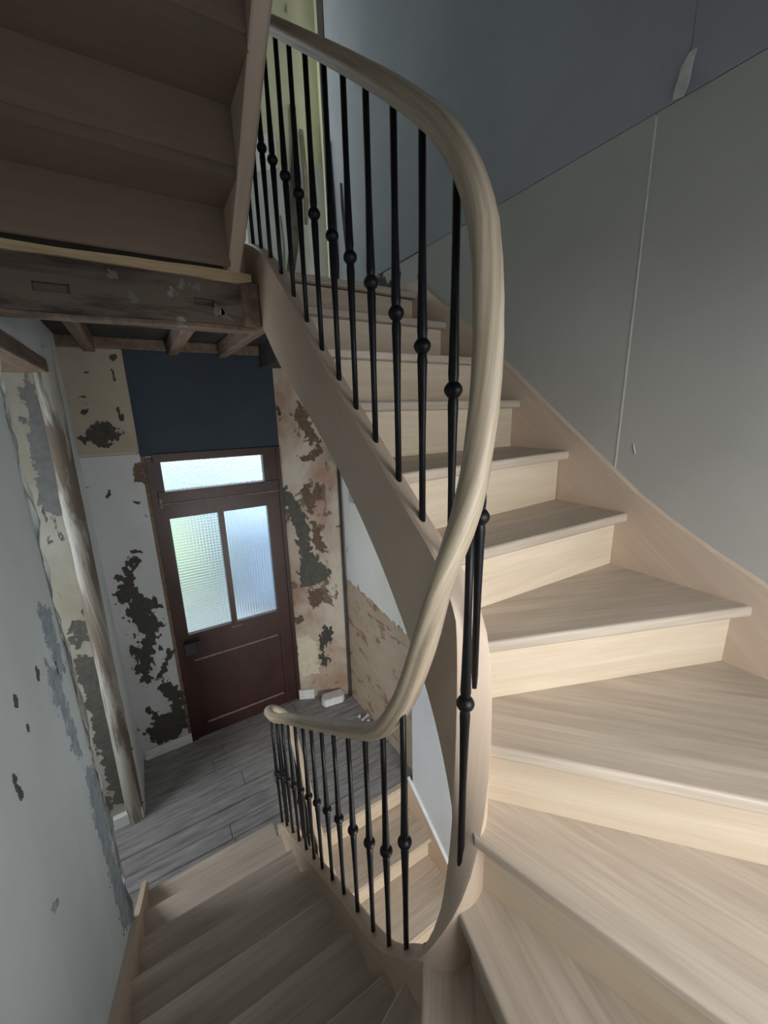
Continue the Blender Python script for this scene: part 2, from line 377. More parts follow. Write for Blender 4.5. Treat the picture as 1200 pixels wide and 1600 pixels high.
# cellar shell
struct(boxes('wall_cellar', [(0.34, 0.40, YB, 2.16, -2.6, -0.03), (1.56, 1.80, YB, 2.16, -2.6, 2.3), (0.40, 1.56, 2.24, 2.32, -2.6, -0.30)], 'plaster_old'), 'rough wall of the cellar stairwell')
struct(box('floor_cellar', 0.3, 1.8, YB, 2.4, -2.7, -2.6, 'floor'), 'dark cellar floor under the stairwell')
cp = struct(sheet('wall_cellar_lining', [(2.13, -0.02), (2.13, 1.6), (0.35, 2.25), (0.35, -2.2), (0.75, -1.2)], lambda u, v, off: (1.50-off, u, v), -0.02, 'plasterboard_white', None), 'pale plasterboard panel beside the cellar stair')
# back wall behind the camera with the half-landing window
wall_back = struct(wall_holes('wall_back', 'x', -0.90, 1.80, -2.7, ZT, YB-0.18, YB, [(0.15, 1.25, 2.02, 3.26), (0.60, 1.30, 0.30, 1.20)], 'plaster_left'), 'plaster wall with the half-landing window')
win = struct(boxes('window_1', [(0.15, 1.25, YB-0.14, YB-0.09, 2.02, 2.07), (0.15, 1.25, YB-0.14, YB-0.09, 3.21, 3.26), (0.15, 0.20, YB-0.14, YB-0.09, 2.07, 3.21), (1.20, 1.25, YB-0.14, YB-0.09, 2.07, 3.21), (0.685, 0.715, YB-0.14, YB-0.09, 2.07, 3.21)], 'white_paint'), 'white casement window over the half landing')
box('window_sill', 0.13, 1.27, YB-0.05, YB+0.03, 1.985, 2.02, 'white_paint', win, 0.005)
struct(boxes('window_3', [(0.60, 1.30, YB-0.14, YB-0.09, 0.30, 0.34), (0.60, 1.30, YB-0.14, YB-0.09, 1.16, 1.20), (0.60, 0.64, YB-0.14, YB-0.09, 0.34, 1.16), (1.26, 1.30, YB-0.14, YB-0.09, 0.34, 1.16)], 'white_paint'), 'low window under the half landing')
w2 = struct(boxes('window_2', [(0.20, 0.96, 3.72, 3.77, 4.45, 4.50), (0.20, 0.96, 3.72, 3.77, 5.70, 5.75), (0.20, 0.25, 3.72, 3.77, 4.5, 5.7), (0.91, 0.96, 3.72, 3.77, 4.5, 5.7), (0.565, 0.595, 3.72, 3.77, 4.5, 5.7)], 'white_paint'), 'pale upper floor window beyond the balusters')
# right wall: backing, plasterboard sheets with open joints
wall_right = struct(boxes('wall_right', [(1.397, 1.60, YB-0.18, 2.85, 2.3, ZT), (1.397, 1.60, YB-0.18, 1.2, 0.9, 2.3), (1.72, 1.80, 2.85, 3.95, 3.60, ZT)], 'joint'), 'grey plasterboard wall beside the upper stair flight')
JZ = 3.803
def sheet_board(name, y0, y1, z0, z1, mat): return box(name, XR, 1.394, y0, y1, z0, z1, mat, wall_right, 0.0012)
sheet_board('plasterboard_sheet', 0.742+GAP/2, 1.855, 2.3, JZ-0.0012, 'plasterboard_grey')
sheet_board('plasterboard_sheet', YB, 0.742-GAP/2, 1.6, JZ-0.0012, 'plasterboard_grey')
sheet_board('plasterboard_sheet', 0.675+GAP/2, 2.85, JZ+0.0012, ZT, 'plasterboard_blue')
sheet_board('plasterboard_sheet', YB, 0.675-GAP/2, JZ+0.0012, ZT, 'plasterboard_blue')
box('joint_filler', XR-0.0015, XR+0.004, 0.7395, 0.7445, 2.75, JZ-0.01, 'paper', wall_right)
sheet('paper_tear', [(0.690, 2.885), (0.693, 2.884), (0.683, 2.852), (0.681, 2.853)], lambda u, v, off: (XR-off, u, v), 0.0025, 'paper', wall_right)
box('bare_plaster_strip', 1.384, 1.396, 1.83, 2.85, 3.60, 3.80, 'plaster_old', wall_right)
box('bare_plaster_wall', 1.70, 1.72, 2.85, 3.68, 3.60, ZT, 'plaster_upper', wall_right)
boxes('dark_gap_strip', [(1.376, 1.43, 2.853, 2.94, 3.6, ZT)], 'dark_void', wall_right)  # dark strip standing in for the shaded gap past the board end
struct(box('ceiling', -0.90, 1.80, YB-0.18, 3.95, ZT, ZT+0.1, 'plasterboard_grey'), 'plain ceiling high over the stairwell')
# upper floor: landing slab
upper = struct(boxes('floor_upper', [(XL, 0.40, 1.862, 3.68, 3.575, 3.605), (0.40, 0.585, 2.10, 3.68, 3.575, 3.605), (0.585, 1.72, 1.88, 3.68, 3.575, 3.605), (1.0, 1.72, 1.95, 3.68, 3.40, 3.575)], 'dark_void'), 'underside of the upper landing floor, shade of the voids in its colour')
dado = obj('grey_dado', mesh('grey_dado', [(0.985, 3.665, 3.605), (1.70, 3.665, 3.605), (1.70, 3.665, 5.06), (1.40, 3.665, 4.985), (1.13, 3.665, 4.875), (1.01, 3.665, 4.84), (0.985, 3.68, 3.605), (1.70, 3.68, 3.605), (1.70, 3.68, 5.06), (1.40, 3.68, 4.985), (1.13, 3.68, 4.875), (1.01, 3.68, 4.84)],
    [(0, 1, 2, 3, 4, 5), (6, 7, 8, 9, 10, 11), (2, 8, 9, 3), (3, 9, 10, 4), (4, 10, 11, 5), (5, 11, 6, 0)]), 'grey_dado', wall_front)
box('white_filler', 1.0, 1.30, 3.668, 3.68, 4.86, 5.15, 'paper', wall_front)

# ---- baseboards
struct(box('baseboard_front', -0.36, 0.025, YF-0.03, YF-0.012, 0.0, 0.10, 'white_block', None, 0.004), 'pale flaking skirting left of the front door')
bb = sheet('baseboard_right', [(0.0, 0.0), (0.16, 0.0), (0.16, 0.115), (0.0, 0.11)], splay, 0.035, 'white_block', None); struct(bb, 'short white skirting piece right of the front door')

PATCHES = [
  ('peeled_patch', 'fr', 'dark', [(-0.358, 2.875), (-0.293, 2.927), (-0.23, 2.98), (-0.165, 2.996), (-0.124, 2.948), (-0.09, 2.88), (-0.121, 2.843), (-0.174, 2.837), (-0.229, 2.793), (-0.265, 2.814), (-0.307, 2.845), (-0.347, 2.833)]),
  ('peeled_patch', 'fr', 'dark', [(-0.2, 1.928), (-0.161, 1.911), (-0.116, 1.858), (-0.173, 1.836), (-0.199, 1.755), (-0.185, 1.663), (-0.143, 1.561), (-0.064, 1.502), (-0.024, 1.416), (-0.063, 1.405), (-0.117, 1.443), (-0.129, 1.41), (-0.087, 1.34), (-0.04, 1.297), (-0.094, 1.189), (-0.142, 1.07), (-0.183, 0.888), (-0.22, 0.742), (-0.251, 0.735), (-0.28, 0.847), (-0.313, 0.919), (-0.277, 0.964), (-0.307, 1.053), (-0.3, 1.146), (-0.238, 1.124), (-0.241, 1.201), (-0.29, 1.256), (-0.199, 1.187), (-0.213, 1.286), (-0.271, 1.379), (-0.319, 1.431), (-0.252, 1.501), (-0.252, 1.547), (-0.316, 1.538), (-0.339, 1.651), (-0.292, 1.691), (-0.301, 1.763), (-0.253, 1.768), (-0.255, 1.838), (-0.21, 1.862)]),
  ('peeled_patch', 'fr', 'dark', [(-0.189, 0.688), (-0.147, 0.711), (-0.085, 0.705), (-0.029, 0.64), (0.006, 0.539), (0.011, 0.386), (-0.0, 0.214), (-0.033, 0.118), (-0.203, 0.095), (-0.224, 0.062), (-0.303, 0.171), (-0.321, 0.267), (-0.262, 0.344), (-0.216, 0.343), (-0.265, 0.431), (-0.3, 0.51), (-0.28, 0.542), (-0.231, 0.456), (-0.161, 0.391), (-0.104, 0.396), (-0.1, 0.48), (-0.149, 0.587)]),
  ('peeled_patch', 'fr', 'dark', [(-0.034, 1.011), (-0.007, 0.981), (-0.06, 0.88), (-0.104, 0.795), (-0.172, 0.701), (-0.184, 0.726), (-0.128, 0.846), (-0.085, 0.93)]),
  ('peeled_patch', 'fr', 'brown', [(-0.055, 2.65), (-0.011, 2.677), (0.014, 2.62), (0.002, 2.493), (-0.049, 2.515), (-0.068, 2.565)]),
  ('peeled_patch', 'fr', 'dark', [(-0.276, 3.31), (-0.254, 3.332), (-0.217, 3.333), (-0.256, 3.319), (-0.275, 3.297)]),
  ('peeled_patch', 'fr', 'dark', [(-0.319, 3.17), (-0.274, 3.17), (-0.269, 3.157), (-0.314, 3.154)]),
  ('peeled_patch', 'fr', 'dark', [(-0.295, 3.135), (-0.277, 3.13), (-0.271, 3.103), (-0.287, 3.117)]),
  ('peeled_patch', 'fr', 'dark', [(-0.322, 3.046), (-0.306, 3.073), (-0.268, 3.076), (-0.271, 3.054), (-0.296, 3.041)]),
  ('peeled_patch', 'fr', 'dark', [(-0.08, 3.35), (-0.069, 3.342), (-0.066, 3.288), (-0.072, 3.252), (-0.081, 3.297)]),
  ('peeled_patch', 'fr', 'dark', [(-0.092, 3.078), (-0.075, 3.106), (-0.077, 3.041), (-0.065, 3.017), (-0.085, 2.994), (-0.095, 3.032)]),
  ('peeled_patch', 'fr', 'dark', [(-0.075, 3.456), (-0.031, 3.463), (-0.039, 3.431), (-0.063, 3.408), (-0.079, 3.43)]),
  ('peeled_patch', 'fr', 'dark', [(-0.273, 2.424), (-0.241, 2.467), (-0.238, 2.443), (-0.263, 2.407)]),
  ('peeled_patch', 'fr', 'dark', [(-0.098, 2.368), (-0.053, 2.354), (-0.063, 2.331), (-0.094, 2.352)]),
  ('peeled_patch', 'fr', 'dark', [(-0.181, 1.967), (-0.105, 1.96), (-0.102, 1.933), (-0.158, 1.936)]),
  ('peeled_patch', 'fr', 'dark', [(-0.109, 1.087), (-0.081, 1.067), (-0.079, 1.027), (-0.109, 1.028)]),
  ('peeled_patch', 'sp', 'olive', [(0.008, 2.345), (0.085, 2.279), (0.176, 2.102), (0.228, 1.945), (0.239, 1.786), (0.231, 1.671), (0.332, 1.549), (0.414, 1.45), (0.342, 1.358), (0.205, 1.293), (0.117, 1.298), (0.084, 1.444), (0.138, 1.583), (0.107, 1.746), (0.098, 1.906), (0.045, 2.041), (0.005, 2.196)]),
  ('peeled_patch', 'sp', 'brown', [(0.179, 1.246), (0.293, 1.288), (0.357, 1.236), (0.283, 1.117), (0.21, 1.047), (0.171, 1.124)]),
  ('peeled_patch', 'sp', 'brown', [(0.211, 3.106), (0.285, 3.047), (0.352, 2.848), (0.387, 2.767), (0.302, 2.709), (0.231, 2.852), (0.162, 2.991)]),
  ('peeled_patch', 'sp', 'brown', [(0.173, 2.611), (0.276, 2.628), (0.386, 2.747), (0.42, 2.644), (0.313, 2.576), (0.211, 2.579)]),
  ('peeled_patch', 'sp', 'dark', [(0.312, 0.863), (0.399, 0.78), (0.369, 0.652), (0.272, 0.58), (0.335, 0.469), (0.305, 0.364), (0.249, 0.395), (0.245, 0.529), (0.255, 0.686)]),
  ('peeled_patch', 'sp', 'brown', [(0.181, 2.318), (0.257, 2.358), (0.27, 2.25), (0.33, 2.355), (0.38, 2.332), (0.36, 2.182), (0.309, 2.205), (0.28, 2.075), (0.228, 2.1), (0.205, 2.21)]),
  ('peeled_patch', 'sp', 'dark', [(0.015, 3.111), (0.041, 3.072), (0.04, 2.955), (0.024, 2.995)]),
  ('peeled_patch', 'sp', 'brown', [(0.001, 0.96), (0.093, 0.979), (0.112, 0.927), (0.041, 0.881)]),
  ('peeled_patch', 'sp', 'brown', [(0.252, 1.988), (0.354, 1.916), (0.329, 1.85), (0.385, 1.71), (0.316, 1.644), (0.26, 1.785)]),
  ('peeled_patch', 'sp', 'cream', [(0.017, 0.729), (0.144, 0.746), (0.231, 0.662), (0.218, 0.289), (0.088, 0.271), (-0.003, 0.306)]),
  ('peeled_patch', 'ja', 'olive', [(-0.561, 1.48), (-0.502, 1.443), (-0.473, 1.416), (-0.405, 1.375), (-0.397, 1.095), (-0.395, 0.552), (-0.42, 0.267), (-0.384, 0.108), (-0.548, 0.177), (-0.562, 0.556), (-0.571, 0.892), (-0.567, 1.218), (-0.578, 1.38)]),
  ('peeled_patch', 'ja', 'olive', [(-0.562, 1.69), (-0.522, 1.706), (-0.479, 1.707), (-0.48, 1.766), (-0.442, 1.799), (-0.437, 1.694), (-0.428, 1.616), (-0.465, 1.598), (-0.461, 1.551), (-0.513, 1.569), (-0.554, 1.523), (-0.564, 1.587)]),
  ('peeled_patch', 'ja', 'grey', [(-0.493, 3.25), (-0.468, 3.174), (-0.43, 3.066), (-0.433, 2.917), (-0.418, 2.763), (-0.425, 2.541), (-0.413, 2.465), (-0.442, 2.445), (-0.47, 2.466), (-0.517, 2.448), (-0.556, 2.47), (-0.557, 2.66), (-0.54, 2.849), (-0.528, 3.031), (-0.513, 3.173)]),
  ('peeled_patch', 'le', 'bluegrey', [(1.762, 1.634), (1.922, 1.473), (1.886, 1.271), (1.849, 1.064), (1.935, 0.721), (1.949, 0.567), (1.731, 0.774), (1.725, 0.972), (1.721, 1.219), (1.718, 1.449)]),
  ('peeled_patch', 'le', 'bluegrey', [(1.609, 2.193), (1.737, 2.116), (1.733, 1.973), (1.775, 1.8), (1.763, 1.688), (1.682, 1.797), (1.654, 1.968), (1.597, 2.101)]),
  ('peeled_patch', 'le', 'bluegrey', [(1.678, 2.37), (1.833, 2.324), (1.831, 2.183), (1.849, 2.049), (1.753, 2.058), (1.713, 2.188)]),
  ('peeled_patch', 'le', 'olive', [(1.145, 2.201), (1.155, 2.158), (1.16, 2.093), (1.141, 2.103), (1.135, 2.151)]),
  ('peeled_patch', 'le', 'olive', [(1.292, 2.307), (1.304, 2.281), (1.292, 2.263), (1.277, 2.278)]),
  ('peeled_patch', 'le', 'olive', [(1.514, 2.25), (1.533, 2.228), (1.506, 2.198), (1.494, 2.222)]),
  ('peeled_patch', 'le', 'olive', [(1.311, 2.204), (1.324, 2.185), (1.323, 2.152), (1.31, 2.172)]),
  ('peeled_patch', 'le', 'bluegrey', [(1.158, 1.738), (1.18, 1.703), (1.134, 1.721), (1.121, 1.75)]),
  ('peeled_patch', 'hr', 'tan', [(3.349, 1.366), (2.958, 1.338), (2.575, 1.277), (2.294, 1.236), (2.126, 1.176), (2.215, 0.209), (2.733, 0.061), (3.313, 0.055), (3.372, 0.69)]),
  ('torn_tape', 'ri', 'paper', [(0.66, 3.896), (0.666, 3.86), (0.665, 3.812), (0.673, 3.797), (0.698, 3.803), (0.698, 3.826), (0.694, 3.872), (0.677, 3.895)]),
]

PM = {'fr': (wall_front, lambda u, v, off: (u, YF-0.0125-off-(0.012 if v > 2.74 else 0), v)), 'sp': (wall_front, splay), 'ja': (wall_left, lambda u, v, off: (u, 3.095-off, v)),
      'le': (wall_left, lambda u, v, off: (XL+off, u, v)), 'hr': (wall_hall, hallr), 'ri': (wall_right, lambda u, v, off: (XR-off-max(0, 3.86-v)*0.22, u, v))}
for nm, pl, mt, pts in PATCHES:
    par, fn = PM[pl]
    if pl == 'sp': pts = [(min(max(u, 0.002), 0.57), v) for u, v in pts]
    if pl == 'le': pts = [(min(u, 1.925), v) for u, v in pts]
    if pl == 'hr': pts = [(3.40, 1.37), (2.958, 1.338), (2.575, 1.30), (2.294, 1.27), (2.135, 1.25), (2.135, 0.0), (3.40, 0.0)]
    if mt == 'paper': sheet(nm, ragged(pts, 0.03, 2), fn, 0.003, mt, par); continue
    ext = max(max(p[0] for p in pts)-min(p[0] for p in pts), max(p[1] for p in pts)-min(p[1] for p in pts))
    cell = {'le': 0.004, 'hr': 0.012}.get(pl, 0.006); amp = min(0.045, 0.13*ext+0.004)
    if pl == 'hr': amp = 0.03
    lim = {'sp': (0.004, 0.57), 'le': (-9, 1.924), 'hr': (2.135, 3.40)}.get(pl)
    f2 = fn if lim is None else (lambda u, v, off, fn=fn, lim=lim: fn(min(max(u, lim[0]), lim[1]), max(0.0, v), off))
    flake(nm, pts, f2, 0.003 if mt != 'tan' else 0.006, mt, par, cell, amp, 26 if pl != 'le' else 34)

# ------------------------------------------------------------------ front door
door = struct(boxes('door_1', [(0.028, 0.08, YF-0.02, YF+0.07, 0.0, 2.70), (1.07, 1.108, YF-0.02, YF+0.07, 0.0, 2.72), (0.075, 1.075, YF-0.02, YF+0.07, 2.655, 2.72), (0.075, 1.075, YF-0.02, YF+0.07, 2.305, 2.412), (0.075, 0.132, YF-0.01, YF+0.06, 2.412, 2.655), (0.950, 1.075, YF-0.01, YF+0.06, 2.412, 2.655), (0.075, 1.075, YF-0.0, YF+0.06, -0.02, 0.006)], 'door_wood'), 'dark red front door with obscured glass under a transom light')
obj('transom_pane', bev_box('transom_pane', 0.132, 0.950, YF+0.03, YF+0.036, 2.412, 2.655, 0), 'glass_pebble', door)
leaf = boxes('door_leaf', [(0.078, 0.134, YF, YF+0.045, 0.005, 2.30), (0.952, 1.072, YF, YF+0.045, 0.005, 2.30), (0.134, 0.952, YF, YF+0.045, 2.178, 2.30), (0.134, 0.952, YF, YF+0.045, 0.83, 1.09), (0.134, 0.952, YF, YF+0.045, 0.005, 0.13), (0.514, 0.562, YF, YF+0.045, 1.09, 2.178)], 'door_wood', door)
obj('pane', bev_box('pane', 0.134, 0.514, YF+0.02, YF+0.026, 1.09, 2.178, 0), 'glass_grid', leaf)
obj('pane', bev_box('pane', 0.562, 0.952, YF+0.02, YF+0.026, 1.09, 2.178, 0), 'glass_ribs', leaf)
box('lower_panel', 0.134, 0.952, YF+0.012, YF+0.034, 0.13, 0.83, 'door_wood', leaf, 0.0)
box('worn_moulding', 0.15, 0.93, YF-0.006, YF+0.012, 0.815, 0.832, 'door_worn', leaf, 0.003)
box('worn_moulding', 0.18, 0.93, YF-0.006, YF+0.012, 0.128, 0.145, 'door_worn', leaf, 0.003)
box('worn_moulding', 0.50, 0.60, YF-0.006, YF+0.004, 1.045, 1.057, 'door_worn', leaf, 0.002)
box('frame_bead', 0.08, 1.07, YF-0.028, YF-0.02, 2.306, 2.318, 'door_worn', door, 0.002)
lk = box('lock_case', 0.082, 0.175, YF-0.03, YF, 0.90, 1.02, 'pipe', leaf, 0.004)
box('lever', 0.085, 0.215, YF-0.052, YF-0.034, 1.028, 1.045, 'iron', leaf, 0.005)
box('hinge_plate', 0.078, 0.10, YF-0.026, YF-0.018, 2.28, 2.36, 'door_worn', door, 0.002)
# outside: ground, lawn, parked car body, house opposite
struct(box('ground_outside', -8, 10, 3.96, 18, -0.6, -0.15, 'pavement'), 'pavement outside the front door')
lw = struct(box('ground_lawn', -6, 0.85, 7.0, 16.9, -0.15, 0.35, 'grass'), 'green lawn seen blurred through the door glass')
struct(box('blue_grey_shape', 1.3, 3.4, 6.0, 10.0, -0.15, 1.35, 'car_blue', None, 0.2), 'blue-grey shape seen blurred through the door glass')  # plain box for the presumed parked car, not a wall
struct(box('wall_outside', -8, 10, 17, 18, -0.15, 2.2, 'render_white'), 'white wall across the street')

# ------------------------------------------------------------------ beam, joists, batten
beam = thing('trimmer_beam', 'thick old dark trimmer beam carrying the upper landing edge', 'beam', (0.07, 1.9, 3.36))
slots = [(-0.22, -0.12, 3.425, 3.455), (0.27, 0.345, 3.432, 3.46)]
me = None
bo = wall_holes('beam_body', 'x', XL, 0.475, 3.362, 3.535, 1.845, 1.868, slots, 'beam', beam)
box('beam_core', XL, 0.475, 1.868, 1.99, 3.362, 3.535, 'beam', beam)
box('beam_end', 0.455, 0.5285, 1.838, 1.99, 3.365, 3.54, 'old_wood', beam, 0.006)
bat = ragged([(XL, 3.537), (0.10, 3.536), (0.30, 3.532), (0.44, 3.528), (0.50, 3.54), (0.50, 3.566), (0.2, 3.567), (XL, 3.568)], 0.012, 2)
sheet('batten', bat, lambda u, v, off: (u, 1.862-off, v), 0.03, 'fresh_batten', beam)
sheet('lath', ragged([(XL, 3.350), (0.1, 3.351), (0.50, 3.349), (0.50, 3.362), (0.1, 3.363), (XL, 3.362)], 0.01, 2), lambda u, v, off: (u, 1.90-off, v), 0.06, 'old_wood', beam)
for (bx, bz, br) in ((0.20, 3.475, 0.020), (0.245, 3.50, 0.016), (0.285, 3.497, 0.014), (0.215, 3.372, 0.022), (0.06, 3.44, 0.014), (0.36, 3.42, 0.018), (0.385, 3.405, 0.012), (0.02, 3.50, 0.012)):
    flake('plaster_fleck', [(bx-br, bz-br*0.7), (bx+br, bz-br), (bx+br*0.8, bz+br), (bx-br*0.6, bz+br*0.9)], lambda u, v, off: (u, 1.845-off, v), 0.002, 'grey' if br < 0.015 else 'plaster_column', beam, 0.004, 0.02, 40)
for jx, lab in ((-0.195, 'old sawn joist left of the navy panel, under the landing'), (0.335, 'old sawn joist above the navy panel, under the landing'), (0.70, 'old sawn joist by the stair string, under the landing')):
    tag(box('floor_joist', jx-0.035, jx+0.035, 1.985, 3.675, 3.47, 3.572, 'old_wood', None, 0.004), lab, 'joist', 'joists under the upper landing')

# ------------------------------------------------------------------ stair geometry: plan path of the well
RISE = 0.19
def pchip(xs, ys):
    n = len(xs); h = [xs[i+1]-xs[i] for i in range(n-1)]; d = [(ys[i+1]-ys[i])/h[i] for i in range(n-1)]
    m = [0]*n; m[0] = d[0]; m[-1] = d[-1]
    for i in range(1, n-1):
        if d[i-1]*d[i] <= 0: m[i] = 0
        else:
            w1, w2 = 2*h[i]+h[i-1], h[i]+2*h[i-1]; m[i] = (w1+w2)/(w1/d[i-1]+w2/d[i])
    def f(x):
        if x <= xs[0]: return ys[0]+m[0]*(x-xs[0])
        if x >= xs[-1]: return ys[-1]+m[-1]*(x-xs[-1])
        i = max(k for k in range(n-1) if xs[k] <= x); t = (x-xs[i])/h[i]
        return (2*t**3-3*t**2+1)*ys[i]+(t**3-2*t**2+t)*h[i]*m[i]+(-2*t**3+3*t**2)*ys[i+1]+(t**3-t**2)*h[i]*m[i+1]
    return f
XA, XB, RC = 0.435, 0.555, 0.06          # lower-flight side, upper-flight side, turn radius
YN, YLO, YHI = 0.57, 2.13, 2.02          # turn centres: near the camera, by the hall, on the landing
# arc length s = 0 at the near end of the cellar string, growing upwards
CEL0 = 0.55
segs = [('y', XB, CEL0, YLO), ('arc', YLO, 1, XB), ('y', XA, YLO, YN), ('arc', YN, -1, XA), ('y', XB, YN, YHI), ('arc', YHI, 1, XB), ('y', XA, YHI, 0.45)]
def seg_len(q): return abs(q[3]-q[2]) if q[0] == 'y' else math.pi*RC
starts = [0]
for q in segs: starts.append(starts[-1]+seg_len(q))
def at(s):
    """plan point and tangent at arc length s"""
    i = 0
    while i < len(segs)-1 and s > starts[i+1]: i += 1
    q = segs[i]; t = s-starts[i]
    if q[0] == 'y':
        sg = 1 if q[3] > q[2] else -1; return Vector((q[1], q[2]+sg*t, 0)), Vector((0, sg, 0)), i
    a = t/RC; cx = (XA+XB)/2; sgn = 1 if q[3] == XB else -1
    return Vector((cx+sgn*RC*math.cos(a), q[1]+q[2]*RC*math.sin(a), 0)), Vector((-sgn*math.sin(a), q[2]*math.cos(a), 0)).normalized(), i
def s_low(y): return starts[2]+(YLO-y)
def s_near(deg): return starts[3]+math.radians(deg)*RC
def s_up(y): return starts[4]+(y-YN)
def s_next(y): return starts[6]+(YHI-y)
def s_cel(y): return y-CEL0
def tl(y): return 1.392-0.712*(y-0.75)
def tu(y): return 2.137+0.836*y
def tn(y): return 3.85+0.79*(1.85-y)
def tc_(y): return 0.085-0.60*(2.13-y)
top_keys = [(s_cel(0.55), tc_(0.55)), (s_cel(1.6), tc_(1.6)), (s_cel(2.0), tc_(2.0)), (starts[1]+math.pi*RC/2, 0.27), (s_low(2.06), tl(2.06)), (s_low(1.6), tl(1.6)), (s_low(1.1), tl(1.1)), (s_low(0.75), 1.392), (s_low(0.67), 1.51), (s_near(0), 1.67),
            (s_near(45), 1.83), (s_near(90), 2.02), (s_near(125), 2.25), (s_near(152), 2.45), (s_near(180), 2.575), (s_up(0.62), 2.655), (s_up(0.74), tu(0.74)), (s_up(1.2), tu(1.2)), (s_up(1.84), tu(1.84)), (starts[5]+math.pi*RC/2, 3.775), (s_next(1.92), tn(1.92)), (s_next(1.5), tn(1.5)), (s_next(0.45), tn(0.45))]
bot_keys = [(s_cel(0.55), tc_(0.55)-0.28), (s_cel(2.0), tc_(2.0)-0.28), (starts[1]+math.pi*RC/2, -0.06), (s_low(2.06), 0.06), (s_low(1.6), tl(1.6)-0.30), (s_low(0.75), 1.07), (s_low(0.67), 1.13), (s_near(0), 1.20), (s_near(90), 1.48), (s_near(150), 1.87), (s_near(180), 2.06),
            (s_up(0.76), 2.415), (s_up(1.1), 2.785), (s_up(1.7), 3.235), (s_up(1.85), 3.37), (starts[5]+math.pi*RC/2, 3.50), (s_next(1.95), 3.52), (s_next(1.7), 3.655), (s_next(1.3), 3.975), (s_next(0.45), 4.645)]
rail_keys = [(s_cel(0.55), tc_(0.55)+0.80), (s_cel(1.7), tc_(1.7)+0.80), (s_cel(2.0), 0.98), (starts[1]+math.pi*RC*0.35, 1.17), (starts[1]+math.pi*RC*0.7, 1.225), (s_low(2.1), 1.255), (s_low(1.7), 1.525), (s_low(1.18), 1.885), (s_low(0.875), 2.10), (s_low(0.774), 2.178), (s_low(0.672), 2.32), (s_near(0), 2.555), (s_near(40), 2.705), (s_near(90), 2.875), (s_near(120), 3.02), (s_near(150), 3.175), (s_near(180), 3.325),
             (s_up(0.664), 3.486), (s_up(0.757), 3.577), (s_up(0.945), 3.735), (s_up(1.132), 3.885), (s_up(1.319), 4.033), (s_up(1.6), 4.254), (s_up(1.84), 4.443), (starts[5]+math.pi*RC/2, 4.60), (s_next(1.92), tn(1.92)+0.80), (s_next(0.45), tn(0.45)+0.80)]
z_top = pchip(*zip(*top_keys)); z_bot = pchip(*zip(*bot_keys)); z_rail = pchip(*zip(*rail_keys))
def half_t(s):
    k = 0.0
    for c, w in (((starts[3]+starts[4])/2, 0.22),):
        k = max(k, 1-abs(s-c)/w)
    return 0.025+0.013*max(0, min(1, k*1.6))
def samples(s0, s1):
    out = []; s = s0
    while s < s1-1e-6:
        out.append(s); i = at(s)[2]; near = min(abs(s-starts[k]) for k in (1, 2, 3, 4, 5, 6))
        s += 0.0125 if segs[i][0] == 'arc' or near < 0.12 else 0.05
    out.append(s1); return out
def sweep(name, s0, s1, section, mat, parent, smooth=False, cap_round=False):
    """section(s) -> list of (lateral, z)"""
    V, F, UV = [], [], []; ss = samples(s0, s1); n = None; acc = 0; prev = None
    for s in ss:
        p, t, _ = at(s); nrm = Vector((t.y, -t.x, 0)); sec = section(s); n = len(sec)
        zc = sum(z for _, z in sec)/n
        if prev is not None: acc += math.hypot(s-prev[0], zc-prev[1])
        prev = (s, zc); per = 0; lp = None
        for (a, z) in sec:
            if lp is not None: per += math.hypot(a-lp[0], z-lp[1])
            lp = (a, z)
            q = p+nrm*a; V.append((q.x, q.y, z)); UV.append((acc, per))
    for i in range(len(ss)-1):
        for k in range(n):
            a, b = i*n+k, i*n+(k+1) % n; F.append((a, b, b+n, a+n))
    F.append(tuple(range(n))); F.append(tuple(range(len(V)-n, len(V))))
    me = mesh(name, V, F, UV, True); me.set_sharp_from_angle(angle=math.radians(35))
    return obj(name, me, mat, parent)
def string_section(s):
    h = half_t(s); zt, zb = z_top(s), z_bot(s); c = 0.007
    R = [k/6 for k in range(1, 6)]
    return [(-h, zb+c), (-h+c, zb), (h-c, zb), (h, zb+c)]+[(h, zb+c+(zt-zb-2*c)*r) for r in R]+[(h, zt-c), (h-c, zt), (-h+c, zt), (-h, zt-c)]+[(-h, zt-c-(zt-zb-2*c)*r) for r in R]
def slope(f, s): return math.atan2(f(s+0.01)-f(s-0.01), 0.02)
RAILP = [(-0.017, -0.020), (-0.018, -0.011), (-0.0215, -0.0065), (-0.0262, -0.003), (-0.0268, 0.004), (-0.0245, 0.0125), (-0.0190, 0.0190), (-0.0110, 0.0230), (0.0, 0.0243),
         (0.0110, 0.0230), (0.0190, 0.0190), (0.0245, 0.0125), (0.0268, 0.004), (0.0262, -0.003), (0.0215, -0.0065), (0.018, -0.011), (0.017, -0.020), (0.0, -0.0215)]
